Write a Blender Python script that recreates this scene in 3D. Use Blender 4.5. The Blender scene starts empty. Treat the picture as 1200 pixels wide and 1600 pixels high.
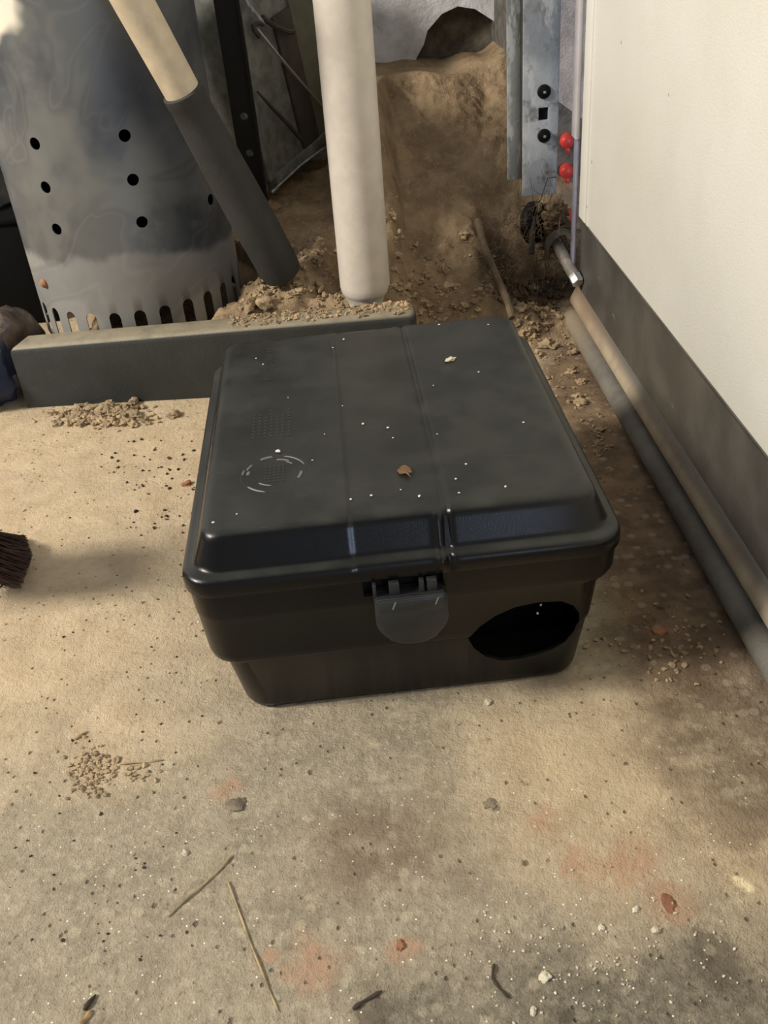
import bpy, bmesh, math, random
from mathutils import Vector, Matrix, noise
from math import sin, cos, pi, radians as RD, tan, sqrt, atan2, hypot
scn = bpy.context.scene
col = scn.collection
random.seed(7)

# ---------------------------------------------------------------- camera
FPX, PITCH, ROLL, CH = 1484.9, RD(33.8875), RD(-5.3414), .4465
FW = Vector((0, cos(PITCH), -sin(PITCH))); RT = Vector((1, 0, 0)); UP = RT.cross(FW)
CR = RT*cos(ROLL)+UP*sin(ROLL); CU = UP*cos(ROLL)-RT*sin(ROLL)
cd = bpy.data.cameras.new('camera'); cam = bpy.data.objects.new('camera', cd); col.objects.link(cam)
cd.sensor_fit = 'VERTICAL'; cd.sensor_height = 36; cd.lens = FPX*36/1600; cd.clip_start = .02
m = Matrix.Identity(4)
for i in range(3):
    m[i][0] = CR[i]; m[i][1] = CU[i]; m[i][2] = -FW[i]
m[2][3] = CH
cam.matrix_world = m
scn.camera = cam

# ---------------------------------------------------------------- light and exposure
scn.view_settings.view_transform = 'Standard'; scn.view_settings.look = 'None'
scn.view_settings.gamma = 1; scn.view_settings.exposure = 0.0
scn.view_settings.use_curve_mapping = False
w = bpy.data.worlds.new('garage_light'); scn.world = w; w.use_nodes = True
w.node_tree.nodes['Background'].inputs[0].default_value = (.92, .95, 1, 1)
w.node_tree.nodes['Background'].inputs[1].default_value = .31
def area(name, loc, target, sx, sy, power, colr, spread=180):
    l = bpy.data.lights.new(name, 'AREA'); l.shape = 'RECTANGLE'; l.size = sx; l.size_y = sy
    l.energy = power; l.color = colr; l.spread = RD(spread)
    o = bpy.data.objects.new(name, l); col.objects.link(o); o.location = loc
    o.rotation_euler = (Vector(target)-Vector(loc)).to_track_quat('-Z', 'Y').to_euler()
    return o
area('side_window_light', (-2.1, .18, 1.68), (0, .75, 0), .46, .46, 86, (1, .93, .83))
area('back_daylight', (1.22, -2.4, .50), (.15, .8, .15), .85, .75, 32, (.60, .74, 1))

def G(u, v, z=0):        # a point of the place seen in that direction at height z
    d = CR*((u-600)/FPX)-CU*((v-800)/FPX)+FW
    return Vector((0, 0, CH))+d*((z-CH)/d.z)
def GY(u, v, y):         # ... at depth y
    d = CR*((u-600)/FPX)-CU*((v-800)/FPX)+FW
    return Vector((0, 0, CH))+d*(y/d.y)
def GX(u, v, x):
    d = CR*((u-600)/FPX)-CU*((v-800)/FPX)+FW
    return Vector((0, 0, CH))+d*(x/d.x)

# ---------------------------------------------------------------- materials
def lin(c):
    return tuple((x/255/12.92 if x/255 <= .04045 else ((x/255+.055)/1.055)**2.4) for x in c)+(1,)
class Mat:
    def __init__(s, name, color=(128, 128, 128), rough=.6, metal=0, spec=.5):
        s.m = bpy.data.materials.new(name); s.m.use_nodes = True
        s.t = s.m.node_tree; s.b = s.t.nodes['Principled BSDF']
        s.b.inputs['Base Color'].default_value = lin(color); s.b.inputs['Roughness'].default_value = rough
        s.b.inputs['Metallic'].default_value = metal; s.b.inputs['Specular IOR Level'].default_value = spec
        s.pos = s.n('ShaderNodeNewGeometry').outputs['Position']
    def n(s, t, **k):
        x = s.t.nodes.new(t)
        for a, b in k.items(): setattr(x, a, b)
        return x
    def put(s, sock, v):
        if isinstance(v, bpy.types.NodeSocket): s.t.links.new(v, sock)
        elif isinstance(v, tuple) and len(v) == 3 and sock.type == 'RGBA': sock.default_value = lin(v)
        else: sock.default_value = v
    def vm(s, op, a, b, k='VECTOR'):
        x = s.n('ShaderNodeVectorMath', operation=op); s.put(x.inputs[0], a)
        if op == 'SCALE': s.put(x.inputs['Scale'], b)
        elif b is not None: s.put(x.inputs[1], b)
        return x.outputs['Value'] if op in ('LENGTH', 'DISTANCE', 'DOT_PRODUCT') else x.outputs['Vector']
    def ma(s, op, a, b=0., c=None, clamp=False):
        x = s.n('ShaderNodeMath', operation=op, use_clamp=clamp); s.put(x.inputs[0], a); s.put(x.inputs[1], b)
        if c is not None: s.put(x.inputs[2], c)
        return x.outputs[0]
    def noise(s, scale, detail=4, rough=.55, vec=None, stretch=None, out='Fac', dist=0):
        x = s.n('ShaderNodeTexNoise'); v = vec or s.pos
        if stretch: v = s.vm('MULTIPLY', v, stretch)
        s.put(x.inputs['Vector'], v); x.inputs['Scale'].default_value = scale
        x.inputs['Detail'].default_value = detail; x.inputs['Roughness'].default_value = rough; x.inputs['Distortion'].default_value = dist
        return x.outputs[out]
    def vor(s, scale, feature='F1', out='Distance', vec=None, rnd=1):
        x = s.n('ShaderNodeTexVoronoi', feature=feature); s.put(x.inputs['Vector'], vec or s.pos)
        x.inputs['Scale'].default_value = scale; x.inputs['Randomness'].default_value = rnd
        return x.outputs[out]
    def ramp(s, v, a, b, lo=0., hi=1.):
        x = s.n('ShaderNodeMapRange', interpolation_type='SMOOTHSTEP'); s.put(x.inputs[0], v)
        x.inputs[1].default_value = a; x.inputs[2].default_value = b; x.inputs[3].default_value = lo; x.inputs[4].default_value = hi
        return x.outputs[0]
    def mix(s, f, a, b, mode='MIX'):
        x = s.n('ShaderNodeMix', data_type='RGBA', blend_type=mode); s.put(x.inputs[0], f); s.put(x.inputs[6], a); s.put(x.inputs[7], b)
        return x.outputs[2]
    def xyz(s, v=None):
        x = s.n('ShaderNodeSeparateXYZ'); s.put(x.inputs[0], v or s.pos); return x.outputs
    def warp(s, amp, scale, detail=3):
        nz = s.noise(scale, detail, out='Color'); a = s.vm('SUBTRACT', nz, (.5, .5, .5)); a = s.vm('SCALE', a, amp)
        return s.vm('ADD', s.pos, a)
    def blob(s, wp, c, r0, r1, sc=(1, 1, 0)):
        a = s.vm('MULTIPLY', s.vm('SUBTRACT', wp, (c[0], c[1], c[2] if len(c) > 2 else 0)), sc)
        return s.ramp(s.vm('LENGTH', a, None), r0, r1, 1, 0)
    def color(s, v): s.put(s.b.inputs['Base Color'], v)
    def rough(s, v): s.put(s.b.inputs['Roughness'], v)
    def bump(s, h, dist=.001, strength=1, prev=None):
        x = s.n('ShaderNodeBump'); s.put(x.inputs['Height'], h); x.inputs['Distance'].default_value = dist; x.inputs['Strength'].default_value = strength
        if prev: s.put(x.inputs['Normal'], prev)
        s.put(s.b.inputs['Normal'], x.outputs[0]); return x.outputs[0]
    def up(s):
        g = s.n('ShaderNodeNewGeometry'); return s.xyz(g.outputs['Normal'])[2]

def flat(name, c, r=.6, metal=0, bump=0, bs=400, var=0, spec=.5):
    M = Mat(name, c, r, metal, spec)
    if var:
        d = tuple(max(0, int(x*(1-var))) for x in c)
        M.color(M.mix(M.ramp(M.noise(60, 5), .3, .7), c, d))
    if bump: M.bump(M.noise(bs, 4), bump)
    return M.m

def make_floor_mat():
    M = Mat('dusty_concrete', rough=.85, spec=.25)
    wp = M.warp(.09, 14, 4); wf = M.warp(.035, 60, 5)
    big = M.noise(7, 5, .6); med = M.noise(38, 6, .65); fine = M.noise(260, 4, .7); gr = M.noise(900, 3, .6)
    x, y, z = M.xyz(wp)
    grey = M.mix(M.ramp(med, .35, .68), (166, 154, 132), (146, 136, 116))
    mot = M.noise(170, 5, .75, dist=.15)
    grey = M.mix(M.ramp(mot, .50, .66, 0, .7), grey, (184, 173, 150))
    grey = M.mix(M.ramp(mot, .32, .45, .75, 0), grey, (124, 113, 94))
    dust = M.mix(M.ramp(med, .3, .7), (208, 187, 154), (188, 167, 136))
    dust = M.mix(M.ramp(mot, .34, .44, .35, 0), dust, (150, 126, 98))
    # dusty beige in the back left, bare grey towards the front
    dm = M.ramp(M.ma('ADD', y, M.ma('MULTIPLY', x, -.45)), .42, .62)
    dm = M.ma('MAXIMUM', dm, M.blob(wp, (.11, .37), .02, .13, (1, 1, 0)))
    dm = M.ma('MAXIMUM', dm, M.blob(wp, (-.18, .44), .0, .10))
    dm = M.ma('MAXIMUM', dm, M.blob(wp, (.175, .315), .01, .06, (1, 1.3, 0)))
    c = M.mix(M.ma('MULTIPLY', dm, M.ramp(big, .2, .55, .6, 1)), grey, dust)
    # damp dark area at the front right
    dk = M.ma('MAXIMUM', M.blob(wp, (.09, .225), .01, .075, (.6, 1.2, 0)), M.blob(wp, (.0, .215), .0, .05, (.6, 1.2, 0)))
    for gu, gv, gr_ in ((1010, 1545, .055), (860, 1560, .05), (640, 1590, .035), (1150, 1570, .05)):
        gp = G(gu, gv); dk = M.ma('MAXIMUM', dk, M.ma('MULTIPLY', M.blob(wp, (gp.x, gp.y), gr_*.15, gr_, (.8, 1.3, 0)), .85))
    c = M.mix(M.ma('MULTIPLY', dk, M.ramp(mot, .35, .6, 1, .6)), c, (96, 91, 78))
    dk2 = M.ma('MAXIMUM', M.blob(wp, (.205, .40), .02, .09, (1, .5, 0)), M.blob(wp, (-.02, .33), .0, .06, (.7, 1, 0)))
    c = M.mix(M.ma('MULTIPLY', dk2, M.ramp(med, .35, .6, .25, .8)), c, (122, 104, 84))
    # earth swept against the door
    e = M.ramp(M.ma('SUBTRACT', x, M.ma('MULTIPLY', M.ma('SUBTRACT', y, .42), .06)), .12, .17)
    e = M.ma('MULTIPLY', e, M.ramp(y, .36, .50))
    c = M.mix(M.ma('MULTIPLY', e, .85), c, M.mix(M.ramp(med, .35, .65), (128, 104, 80), (88, 68, 52)))
    # brick-red patches
    for cx, cy, r in ((G(905, 1350).x, G(905, 1350).y, .012), (G(985, 1350).x, G(985, 1350).y, .016), (G(1045, 1412).x, G(1045, 1412).y, .012), (G(625, 1480).x, G(625, 1480).y, .009), (G(490, 1500).x, G(490, 1500).y, .016), (G(410, 1500).x, G(410, 1500).y, .006), (G(355, 1235).x, G(355, 1235).y, .010), (G(850, 1280).x, G(850, 1280).y, .010)):
        c = M.mix(M.ma('MULTIPLY', M.ma('MULTIPLY', M.blob(wf, (cx, cy), r*.3, r*1.4), M.ramp(mot, .35, .6, .5, 1)), .75), c, (178, 138, 109))
    for cx, cy, r in ((G(765, 1257).x, G(765, 1257).y, .006), (G(880, 1590).x, G(880, 1590).y, .008), (G(1115, 1500).x, G(1115, 1500).y, .016), (G(580, 1585).x, G(580, 1585).y, .012)):
        c = M.mix(M.ma('MULTIPLY', M.blob(wf, (cx, cy), r*.5, r*1.1), .65), c, (88, 80, 66))
    c = M.mix(M.blob(wf, (G(1165, 1388).x, G(1165, 1388).y), .002, .006), c, (240, 222, 180))
    # pits, aggregate and white specks that paint in tiny glints
    pv = M.vor(210); pc = M.xyz(M.vor(210, out='Color'))[0]
    pit = M.ma('MULTIPLY', M.ramp(M.ma('ADD', pv, M.ma('MULTIPLY', fine, .5)), .30, .55, 1, 0), M.ramp(pc, .86, .92))
    pv2 = M.vor(85); pc2 = M.xyz(M.vor(85, out='Color'))[0]
    pit2 = M.ma('MULTIPLY', M.ramp(M.ma('ADD', pv2, M.ma('MULTIPLY', fine, .5)), .30, .42, 1, 0), M.ramp(pc2, .90, .94))
    pits = M.ma('MAXIMUM', pit, pit2)
    c = M.mix(M.ma('MULTIPLY', pits, .65), c, (84, 68, 50))
    ag = M.ma('MULTIPLY', M.ramp(M.vor(120), .25, .5, 1, 0), M.ramp(M.xyz(M.vor(120, out='Color'))[1], .7, .8))
    c = M.mix(M.ma('MULTIPLY', ag, .3), c, (200, 188, 160))
    sp = M.ma('MULTIPLY', M.ramp(M.vor(330), .10, .2, 1, 0), M.ramp(M.xyz(M.vor(330, out='Color'))[2], M_SP0, .985))
    sp = M.ma('MULTIPLY', sp, M.ramp(y, .30, .48, 1, .12))
    c = M.mix(sp, c, (252, 248, 232))
    M.color(c)
    h = M.ma('ADD', M.ma('MULTIPLY', med, .6), M.ma('ADD', M.ma('MULTIPLY', fine, .4), M.ma('MULTIPLY', mot, .5)))
    h = M.ma('ADD', h, M.ma('MULTIPLY', gr, .18)); h = M.ma('SUBTRACT', h, M.ma('MULTIPLY', pits, .5))
    M.bump(h, .0032)
    return M.m
M_SP0 = .955
def make_soil_mat():
    M = Mat('loose_earth', rough=.95, spec=.1)
    a = M.noise(24, 6, .6); b = M.noise(130, 5, .7); g = M.noise(600, 3, .6)
    c = M.mix(M.ramp(a, .3, .7), (176, 153, 122), (138, 117, 92))
    c = M.mix(M.ramp(b, .5, .8), c, (190, 166, 132))
    c = M.mix(M.ma('MULTIPLY', M.ramp(M.vor(90), .12, .25, 1, 0), M.ramp(M.xyz(M.vor(90, out='Color'))[0], .86, .92)), c, (176, 164, 142))
    # darker tone low at the right, next to the rail
    wp = M.warp(.12, 10)
    d = M.blob(wp, (.19, 1.08, .03), .02, .12, (1, 1, 1))
    c = M.mix(M.ma('MULTIPLY', d, .75), c, (58, 46, 38))
    M.color(c); h = M.ma('ADD', M.ma('MULTIPLY', b, 1.), M.ma('MULTIPLY', g, .4)); M.bump(h, .004)
    return M.m
def make_black_plastic():
    M = Mat('black_moulded_plastic', (14, 14, 14), .34, 0, .31)
    up = M.up(); n1 = M.noise(22, 5, .6); n2 = M.noise(150, 4, .7)
    dust = M.ma('MULTIPLY', M.ramp(up, .6, .98), M.ramp(n1, .3, .75, .25, .85))
    c = M.mix(M.ma('MULTIPLY', dust, .45), (10, 10, 10), (84, 86, 78))
    wp = M.warp(.03, 30)
    sc = M.ramp(M.noise(8, 4, .7, stretch=(3, 28, 3)), .66, .78)
    c = M.mix(M.ma('MULTIPLY', M.ma('MULTIPLY', sc, M.ramp(up, .8, .98)), .4), c, (120, 120, 112))
    M.color(c); M.rough(M.ma('ADD', .22, M.ma('ADD', M.ma('MULTIPLY', dust, .30), M.ma('MULTIPLY', n2, .08))))
    M.bump(M.noise(1500, 2, .5), .00006)
    return M.m
CH_TH0 = -1.4141
def make_galv(name, base=(150, 155, 158), dark=(78, 82, 88), rough=.42, chimney=False, metal=.75, rust=0.):
    M = Mat(name, base, rough, metal)
    wp = M.warp(.10, 9, 3)
    n1 = M.noise(9, 3, .5, vec=wp); n2 = M.noise(40, 5, .65); n3 = M.noise(180, 4, .6)
    c = M.mix(M.ramp(n1, .35, .66), base, dark)
    c = M.mix(M.ma('MULTIPLY', M.ramp(n2, .45, .72), .5), c, base)
    if chimney:
        x, y, z = M.xyz(wp)
        streak = M.noise(30, 4, .6, stretch=(1, 1, .12))
        zz = M.ma('ADD', z, M.ma('MULTIPLY', M.ma('SUBTRACT', streak, .5), .035))
        ox = M.ramp(zz, .128, .142, 1, 0)
        c = M.mix(M.ma('MULTIPLY', ox, .8), c, M.mix(n2, (160, 156, 148), (128, 124, 117)))
        cl = M.noise(6, 2, .5, dist=2.2)
        c = M.mix(M.ramp(cl, .44, .50, .0, .28), c, (70, 74, 80))
        c = M.mix(M.ramp(M.ma('ABSOLUTE', M.ma('SUBTRACT', cl, .535)), .0, .022, .09, 0), c, (176, 172, 164))
        px, py, pz = M.xyz()
        th_ = M.ma('ARCTAN2', M.ma('SUBTRACT', py, 1.072), M.ma('ADD', px, .2545))
        st_ = M.ma('COSINE', M.ma('MULTIPLY', M.ma('SUBTRACT', th_, CH_TH0), 27))
        sk = M.ma('MULTIPLY', M.ramp(st_, .1, .95), M.ma('MULTIPLY', M.ramp(pz, .082, .104, 1, 0), M.ramp(px, -.31, -.25)))
        c = M.mix(M.ma('MULTIPLY', sk, .6), c, (62, 56, 48))
        soot_or_shade = M.blob(wp, (-.17, .97, .30), .02, .12, (1, 1, 1))  # bluish dark reflection and shade put into the colour, right half of wall
        c = M.mix(M.ma('MULTIPLY', soot_or_shade, .7), c, (44, 50, 62))
        bright = M.blob(wp, (-.315, .970, .375), .030, .038, (1, 1, .8))  # window reflection painted into the metal as a pale blob
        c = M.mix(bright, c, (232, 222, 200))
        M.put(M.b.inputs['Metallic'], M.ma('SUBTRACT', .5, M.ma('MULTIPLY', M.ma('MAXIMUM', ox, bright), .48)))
        M.rough(M.ma('ADD', .52, M.ma('MULTIPLY', ox, .3)))
    if rust:
        x, y, z = M.xyz()
        r = M.ma('MULTIPLY', M.ramp(n2, .5, .66), M.ramp(z, .05, .45, 1, .55))
        c = M.mix(M.ma('MULTIPLY', r, rust), c, (84, 80, 72))
        ws = M.ramp(M.noise(55, 4, .7, stretch=(1, 1, .3)), .5, .6)
        c = M.mix(M.ma('MULTIPLY', ws, .45), c, (228, 232, 238))
        M.rough(M.ma('ADD', rough, M.ma('MULTIPLY', r, .35)))
    M.color(c); M.bump(n3, .0001 if chimney else .0004)
    return M.m
def make_dusty(name, c0, dustc=(150, 138, 112), amt=.85, rough=.6, bump=.0004):
    M = Mat(name, c0, rough)
    d = M.ma('MULTIPLY', M.ramp(M.up(), .35, .9), amt)
    d = M.ma('MULTIPLY', d, M.ramp(M.noise(60, 5, .6), .2, .6, .6, 1))
    c = M.mix(M.ramp(M.noise(30, 4), .3, .7), c0, tuple(int(x*.85) for x in c0))
    M.color(M.mix(d, c, dustc)); M.bump(M.noise(500, 4), bump)
    return M.m
def make_door_mat():
    M = Mat('cream_door_skin', rough=.5, spec=.35)
    c = M.mix(M.ramp(M.noise(5, 4), .35, .7), (230, 228, 218), (221, 218, 206))
    spots = M.ma('MULTIPLY', M.ramp(M.vor(38), .04, .09, 1, 0), M.ramp(M.xyz(M.vor(38, out='Color'))[0], .9, .93))
    c = M.mix(M.ma('MULTIPLY', spots, .7), c, (120, 112, 98))
    sm = M.ramp(M.noise(16, 5, .7, stretch=(1, 1, .5)), .64, .74)
    c = M.mix(M.ma('MULTIPLY', sm, .35), c, (186, 178, 156))
    M.color(c); M.bump(M.noise(700, 3), .0003)
    return M.m
def make_rail_mat():
    M = Mat('grey_bottom_rail', rough=.42, metal=.35)
    x, y, z = M.xyz()
    c = M.mix(M.ramp(M.noise(18, 5), .3, .7), (106, 103, 96), (84, 81, 76))
    scr = M.ramp(M.noise(26, 5, .7, stretch=(1, .55, 1.6), dist=1.2), .66, .72)
    c = M.mix(M.ma('MULTIPLY', scr, .6), c, (176, 174, 166))
    M.color(c); M.bump(M.noise(300, 3), .0003)
    return M.m
def make_ledge_mat():
    M = Mat('dust_covered_aluminium', rough=.7, metal=.1)
    x, y, z = M.xyz()
    c = M.mix(M.ramp(M.noise(30, 5), .3, .7), (190, 174, 150), (160, 146, 126))
    up_ = M.up()
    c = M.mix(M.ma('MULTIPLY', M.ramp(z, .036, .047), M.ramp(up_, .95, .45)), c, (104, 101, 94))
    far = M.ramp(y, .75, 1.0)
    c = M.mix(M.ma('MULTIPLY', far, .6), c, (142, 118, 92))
    M.color(c); M.bump(M.noise(300, 4), .0006)
    return M.m
def make_rubber_mat():
    M = Mat('weathered_seal_rubber', rough=.6)
    x, y, z = M.xyz()
    c = M.mix(M.ramp(M.noise(24, 5), .3, .7), (120, 116, 106), (96, 92, 84))
    c = M.mix(M.ramp(y, .86, 1.0), c, (146, 132, 110))
    M.color(c); M.bump(M.noise(240, 4), .0008)
    return M.m
def make_wall_mat():
    M = Mat('peeling_white_paint', rough=.85, spec=.2)
    c = M.mix(M.ramp(M.noise(24, 6, .7), .35, .75), (224, 224, 228), (190, 188, 188))
    sp = M.ramp(M.noise(90, 5, .75), .64, .7)
    c = M.mix(M.ma('MULTIPLY', sp, .6), c, (110, 104, 98))
    M.color(c); M.bump(M.noise(120, 5), .002)
    return M.m

MT = dict(
    floor=make_floor_mat(), soil=make_soil_mat(), black=make_black_plastic(),
    pvc=flat('white_pipe_plastic', (214, 206, 194), .38, var=.05, bump=.0002),
    beam=make_dusty('dark_green_plastic', (50, 53, 50), (150, 140, 118), .9),
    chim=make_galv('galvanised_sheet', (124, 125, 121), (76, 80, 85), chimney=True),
    soot_or_shade=flat('soot_or_shade', (22, 18, 15), .95),
    track=make_galv('zinc_track', (206, 212, 220), (150, 158, 168), .42, rust=.85, metal=.2),
    zinc2=make_galv('dull_zinc', (160, 166, 168), (130, 136, 136), .5, rust=.4, metal=.2),
    pin=flat('bright_zinc', (200, 200, 200), .35, .6, var=.15),
    cream=flat('cream_paint_tube', (206, 190, 162), .5, var=.08, bump=.0002),
    grip=make_dusty('black_rubber_grip', (50, 50, 47), (70, 66, 58), .3, .75),
    post=flat('black_painted_steel', (9, 11, 10), .45, .2, var=.2),
    greymetal=flat('grey_painted_steel', (138, 138, 130), .55, .25, var=.25, bump=.0006, bs=60),
    olive=flat('olive_plastic', (104, 102, 84), .7, var=.1),
    rubberblack=flat('black_rubber', (13, 13, 15), .6, bump=.0004, spec=.2),
    door=make_door_mat(), rail=make_rail_mat(), ledge=make_ledge_mat(), seal=make_rubber_mat(), wall=make_wall_mat(),
    jamb=flat('grey_block', (112, 108, 100), .9, var=.3, bump=.003, bs=60),
    jambpaint=flat('old_white_paint', (186, 176, 170), .8, var=.2, bump=.001),
    white=flat('white_enamel', (214, 210, 214), .4, var=.05),
    lav=flat('grey_lavender_metal', (172, 172, 190), .4, .3, var=.1),
    red=flat('red_plastic', (232, 72, 62), .4, var=.1),
    cavity=flat('bare_dark_masonry', (128, 118, 104), .95, var=.3, bump=.004, bs=40),
    straw=flat('dry_straw', (190, 168, 122), .7, var=.35),
    twig=flat('dark_twig', (66, 52, 36), .8, var=.3),
    wood=flat('raw_wood', (176, 140, 96), .8, var=.3),
    bristle=flat('broom_bristle', (74, 46, 32), .6, var=.5),
    clod=flat('dry_clod', (184, 160, 126), .95, var=.25, bump=.003, bs=150),
    redclod=flat('reddish_chip', (168, 116, 84), .9, var=.25, bump=.002, bs=150),
    paleclod=flat('pale_stone', (216, 206, 180), .8, var=.15, bump=.002, bs=150),
    greystone=flat('grey_stone', (134, 120, 100), .85, var=.3, bump=.003, bs=150),
    leaf=flat('dry_leaf', (190, 150, 112), .8, var=.3),
    blue=flat('dusty_blue_cloth', (38, 44, 62), .9, var=.3, bump=.002, bs=60),
    bag=flat('dusty_brown_plastic', (98, 82, 68), .45, var=.4, bump=.004, bs=30),
    crate=flat('black_crate', (9, 9, 9), .8, spec=.15),
    web=flat('dusty_cobweb', (120, 102, 80), .95, var=.3),
    darkbrown=flat('dark_brown_trim', (70, 62, 52), .7, var=.2),
    wire=flat('polished_wire', (210, 206, 198), .25, .8),
    duststeel=flat('dusty_steel', (168, 160, 148), .5, .2, var=.3), latch=flat('worn_black_plastic', (40, 42, 42), .42, var=.2, bump=.0003),
    mark=flat('scuffed_black_plastic', (112, 112, 106), .5),
    emboss=flat('moulded_letters', (52, 52, 49), .5),
    speck=flat('white_dust', (216, 214, 204), .8),
)

# ---------------------------------------------------------------- mesh helpers
def link(name, bm, mat, parent=None, smooth=True, mw=None):
    me = bpy.data.meshes.new(name); bmesh.ops.recalc_face_normals(bm, faces=bm.faces[:]); bm.to_mesh(me); bm.free()
    for mm in (mat if isinstance(mat, (list, tuple)) else [mat]): me.materials.append(mm)
    o = bpy.data.objects.new(name, me); col.objects.link(o)
    if smooth:
        for p in me.polygons: p.use_smooth = True
        me.set_sharp_from_angle(angle=RD(38))
    if parent: o.parent = parent
    return o
def tag(o, label=None, cat=None, group=None, kind=None):
    if label: o['label'] = label
    if cat: o['category'] = cat
    if group: o['group'] = group
    if kind: o['kind'] = kind
    return o
def empty(name, loc=(0, 0, 0), rz=0):
    o = bpy.data.objects.new(name, None); col.objects.link(o); o.location = loc; o.rotation_euler = (0, 0, rz); o.empty_display_size = .02
    return o
def abox(bm, c, s, bev=0, seg=2, M=None):
    b = bmesh.new(); bmesh.ops.create_cube(b, size=1)
    for v in b.verts: v.co = Vector((v.co.x*s[0], v.co.y*s[1], v.co.z*s[2]))
    if bev: bmesh.ops.bevel(b, geom=b.edges[:], offset=bev, segments=seg, affect='EDGES', profile=.5)
    for v in b.verts:
        v.co = (M @ v.co if M else v.co)+Vector(c)
    me = bpy.data.meshes.new('t'); b.to_mesh(me); b.free(); bm.from_mesh(me); bpy.data.meshes.remove(me)
def tube(bm, pts, r, seg=12, cap=True):
    pts = [Vector(p) for p in pts]; n = len(pts)
    rr = r if isinstance(r, (list, tuple)) else [r]*n
    rings = []; ref = None
    for i, p in enumerate(pts):
        t = (pts[min(i+1, n-1)]-pts[max(i-1, 0)]).normalized()
        if ref is None: ref = t.orthogonal().normalized()
        ref = (ref-t*ref.dot(t)).normalized(); b = t.cross(ref)
        rings.append([bm.verts.new(p+(ref*cos(2*pi*k/seg)+b*sin(2*pi*k/seg))*rr[i]) for k in range(seg)])
    for a, b in zip(rings, rings[1:]):
        for k in range(seg): bm.faces.new((a[k], a[(k+1) % seg], b[(k+1) % seg], b[k]))
    if cap: bm.faces.new(rings[0][::-1]); bm.faces.new(rings[-1])
def lathe(bm, prof, seg=48, M=None):   # profile of (r, z)
    rings = []
    for r, z in prof:
        rings.append([bm.verts.new((M or Matrix()) @ Vector((r*cos(2*pi*k/seg), r*sin(2*pi*k/seg), z))) for k in range(seg)])
    for a, b in zip(rings, rings[1:]):
        for k in range(seg): bm.faces.new((a[k], a[(k+1) % seg], b[(k+1) % seg], b[k]))
    return rings
def prism(bm, poly, axis0, d, M=None):   # poly in (x,z) extruded along y from axis0 by d
    A = [bm.verts.new((x, axis0, z)) for x, z in poly]; B = [bm.verts.new((x, axis0+d, z)) for x, z in poly]
    n = len(poly); bm.faces.new(A); bm.faces.new(B[::-1])
    for k in range(n): bm.faces.new((A[k], A[(k+1) % n], B[(k+1) % n], B[k]))
def align(d):  # matrix taking z to d
    return Vector(d).to_track_quat('Z', 'Y').to_matrix().to_4x4()
def boolean(o, cutter_bm):
    me = bpy.data.meshes.new('c'); bmesh.ops.recalc_face_normals(cutter_bm, faces=cutter_bm.faces[:]); cutter_bm.to_mesh(me); cutter_bm.free()
    c = bpy.data.objects.new('c', me); col.objects.link(c)
    c.matrix_world = o.matrix_world if not o.parent else o.parent.matrix_basis
    md = o.modifiers.new('b', 'BOOLEAN'); md.object = c; md.operation = 'DIFFERENCE'; md.solver = 'EXACT'
    bpy.context.view_layer.update()
    dg = bpy.context.evaluated_depsgraph_get(); new = bpy.data.meshes.new_from_object(o.evaluated_get(dg))
    o.modifiers.clear(); old = o.data; o.data = new; new.name = o.name
    bpy.data.objects.remove(c); bpy.data.meshes.remove(me)
    new.set_sharp_from_angle(angle=RD(38))
def rock(bm, c, s, seed, sub=2, rough=.35):
    b = bmesh.new(); bmesh.ops.create_icosphere(b, subdivisions=sub, radius=1)
    off = Vector((seed*3.7, seed*1.3, seed*2.1))
    R = Matrix.Rotation(seed*1.7, 3, 'Z')
    for v in b.verts:
        k = 1+rough*noise.noise(v.co*1.3+off)+rough*.5*noise.noise(v.co*3.1+off)
        v.co = R @ Vector((v.co.x*s[0]*k, v.co.y*s[1]*k, v.co.z*s[2]*k))+Vector(c)
    me = bpy.data.meshes.new('t'); b.to_mesh(me); b.free(); bm.from_mesh(me); bpy.data.meshes.remove(me)

# ---------------------------------------------------------------- the place
bm = bmesh.new()
vs = [bm.verts.new(p) for p in ((-1.6, -1.2, 0), (.36, -1.2, 0), (.36, 1.62, 0), (-1.6, 1.62, 0))]
bm.faces.new(vs)
tag(link('floor', bm, MT['floor'], smooth=False), kind='structure')

WY = 1.44
bm = bmesh.new()
# back wall with the broken-out hole low at the right
hole = [(650, 92), (662, 70), (668, 48), (690, 22), (715, 10), (742, 14), (770, 32), (792, 48), (800, 110), (740, 150), (680, 140)]
hp = [(GY(u, v, WY).x, GY(u, v, WY).z) for u, v in hole]
abox(bm, (-.62, WY+.05, .75), (1.96, .10, 1.5))
o = link('wall_back', bm, [MT['wall'], MT['cavity']], smooth=False)
cb = bmesh.new(); prism(cb, hp, WY-.02, .05)
boolean(o, cb)
for p in o.data.polygons:
    if p.center.y > WY+.003 and p.center.y < WY+.08 and abs(p.normal.y) < 1.1 and min((Vector((p.center.x, p.center.z))-Vector(h)).length for h in hp) < .13 and .15 < p.center.z < .42:
        p.material_index = 1
tag(o, kind='structure')

# jamb beside the garage door
bm = bmesh.new(); abox(bm, (.262, 1.40, .5), (.10, .42, 1.0), .004)
o = link('trim_1', bm, MT['jamb']); tag(o, kind='structure')
bm = bmesh.new()
a0 = GY(872, 155, 1.188); a1 = GY(903, 185, 1.188)
pl = [(a0.x-.003, a0.z), (a1.x+.02, a1.z-.012), (a1.x+.02, .95), (a0.x-.003, .95)]
prism(bm, pl, 1.1865, .003)
tag(link('trim_2', bm, MT['jambpaint'], smooth=False), kind='structure')

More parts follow.
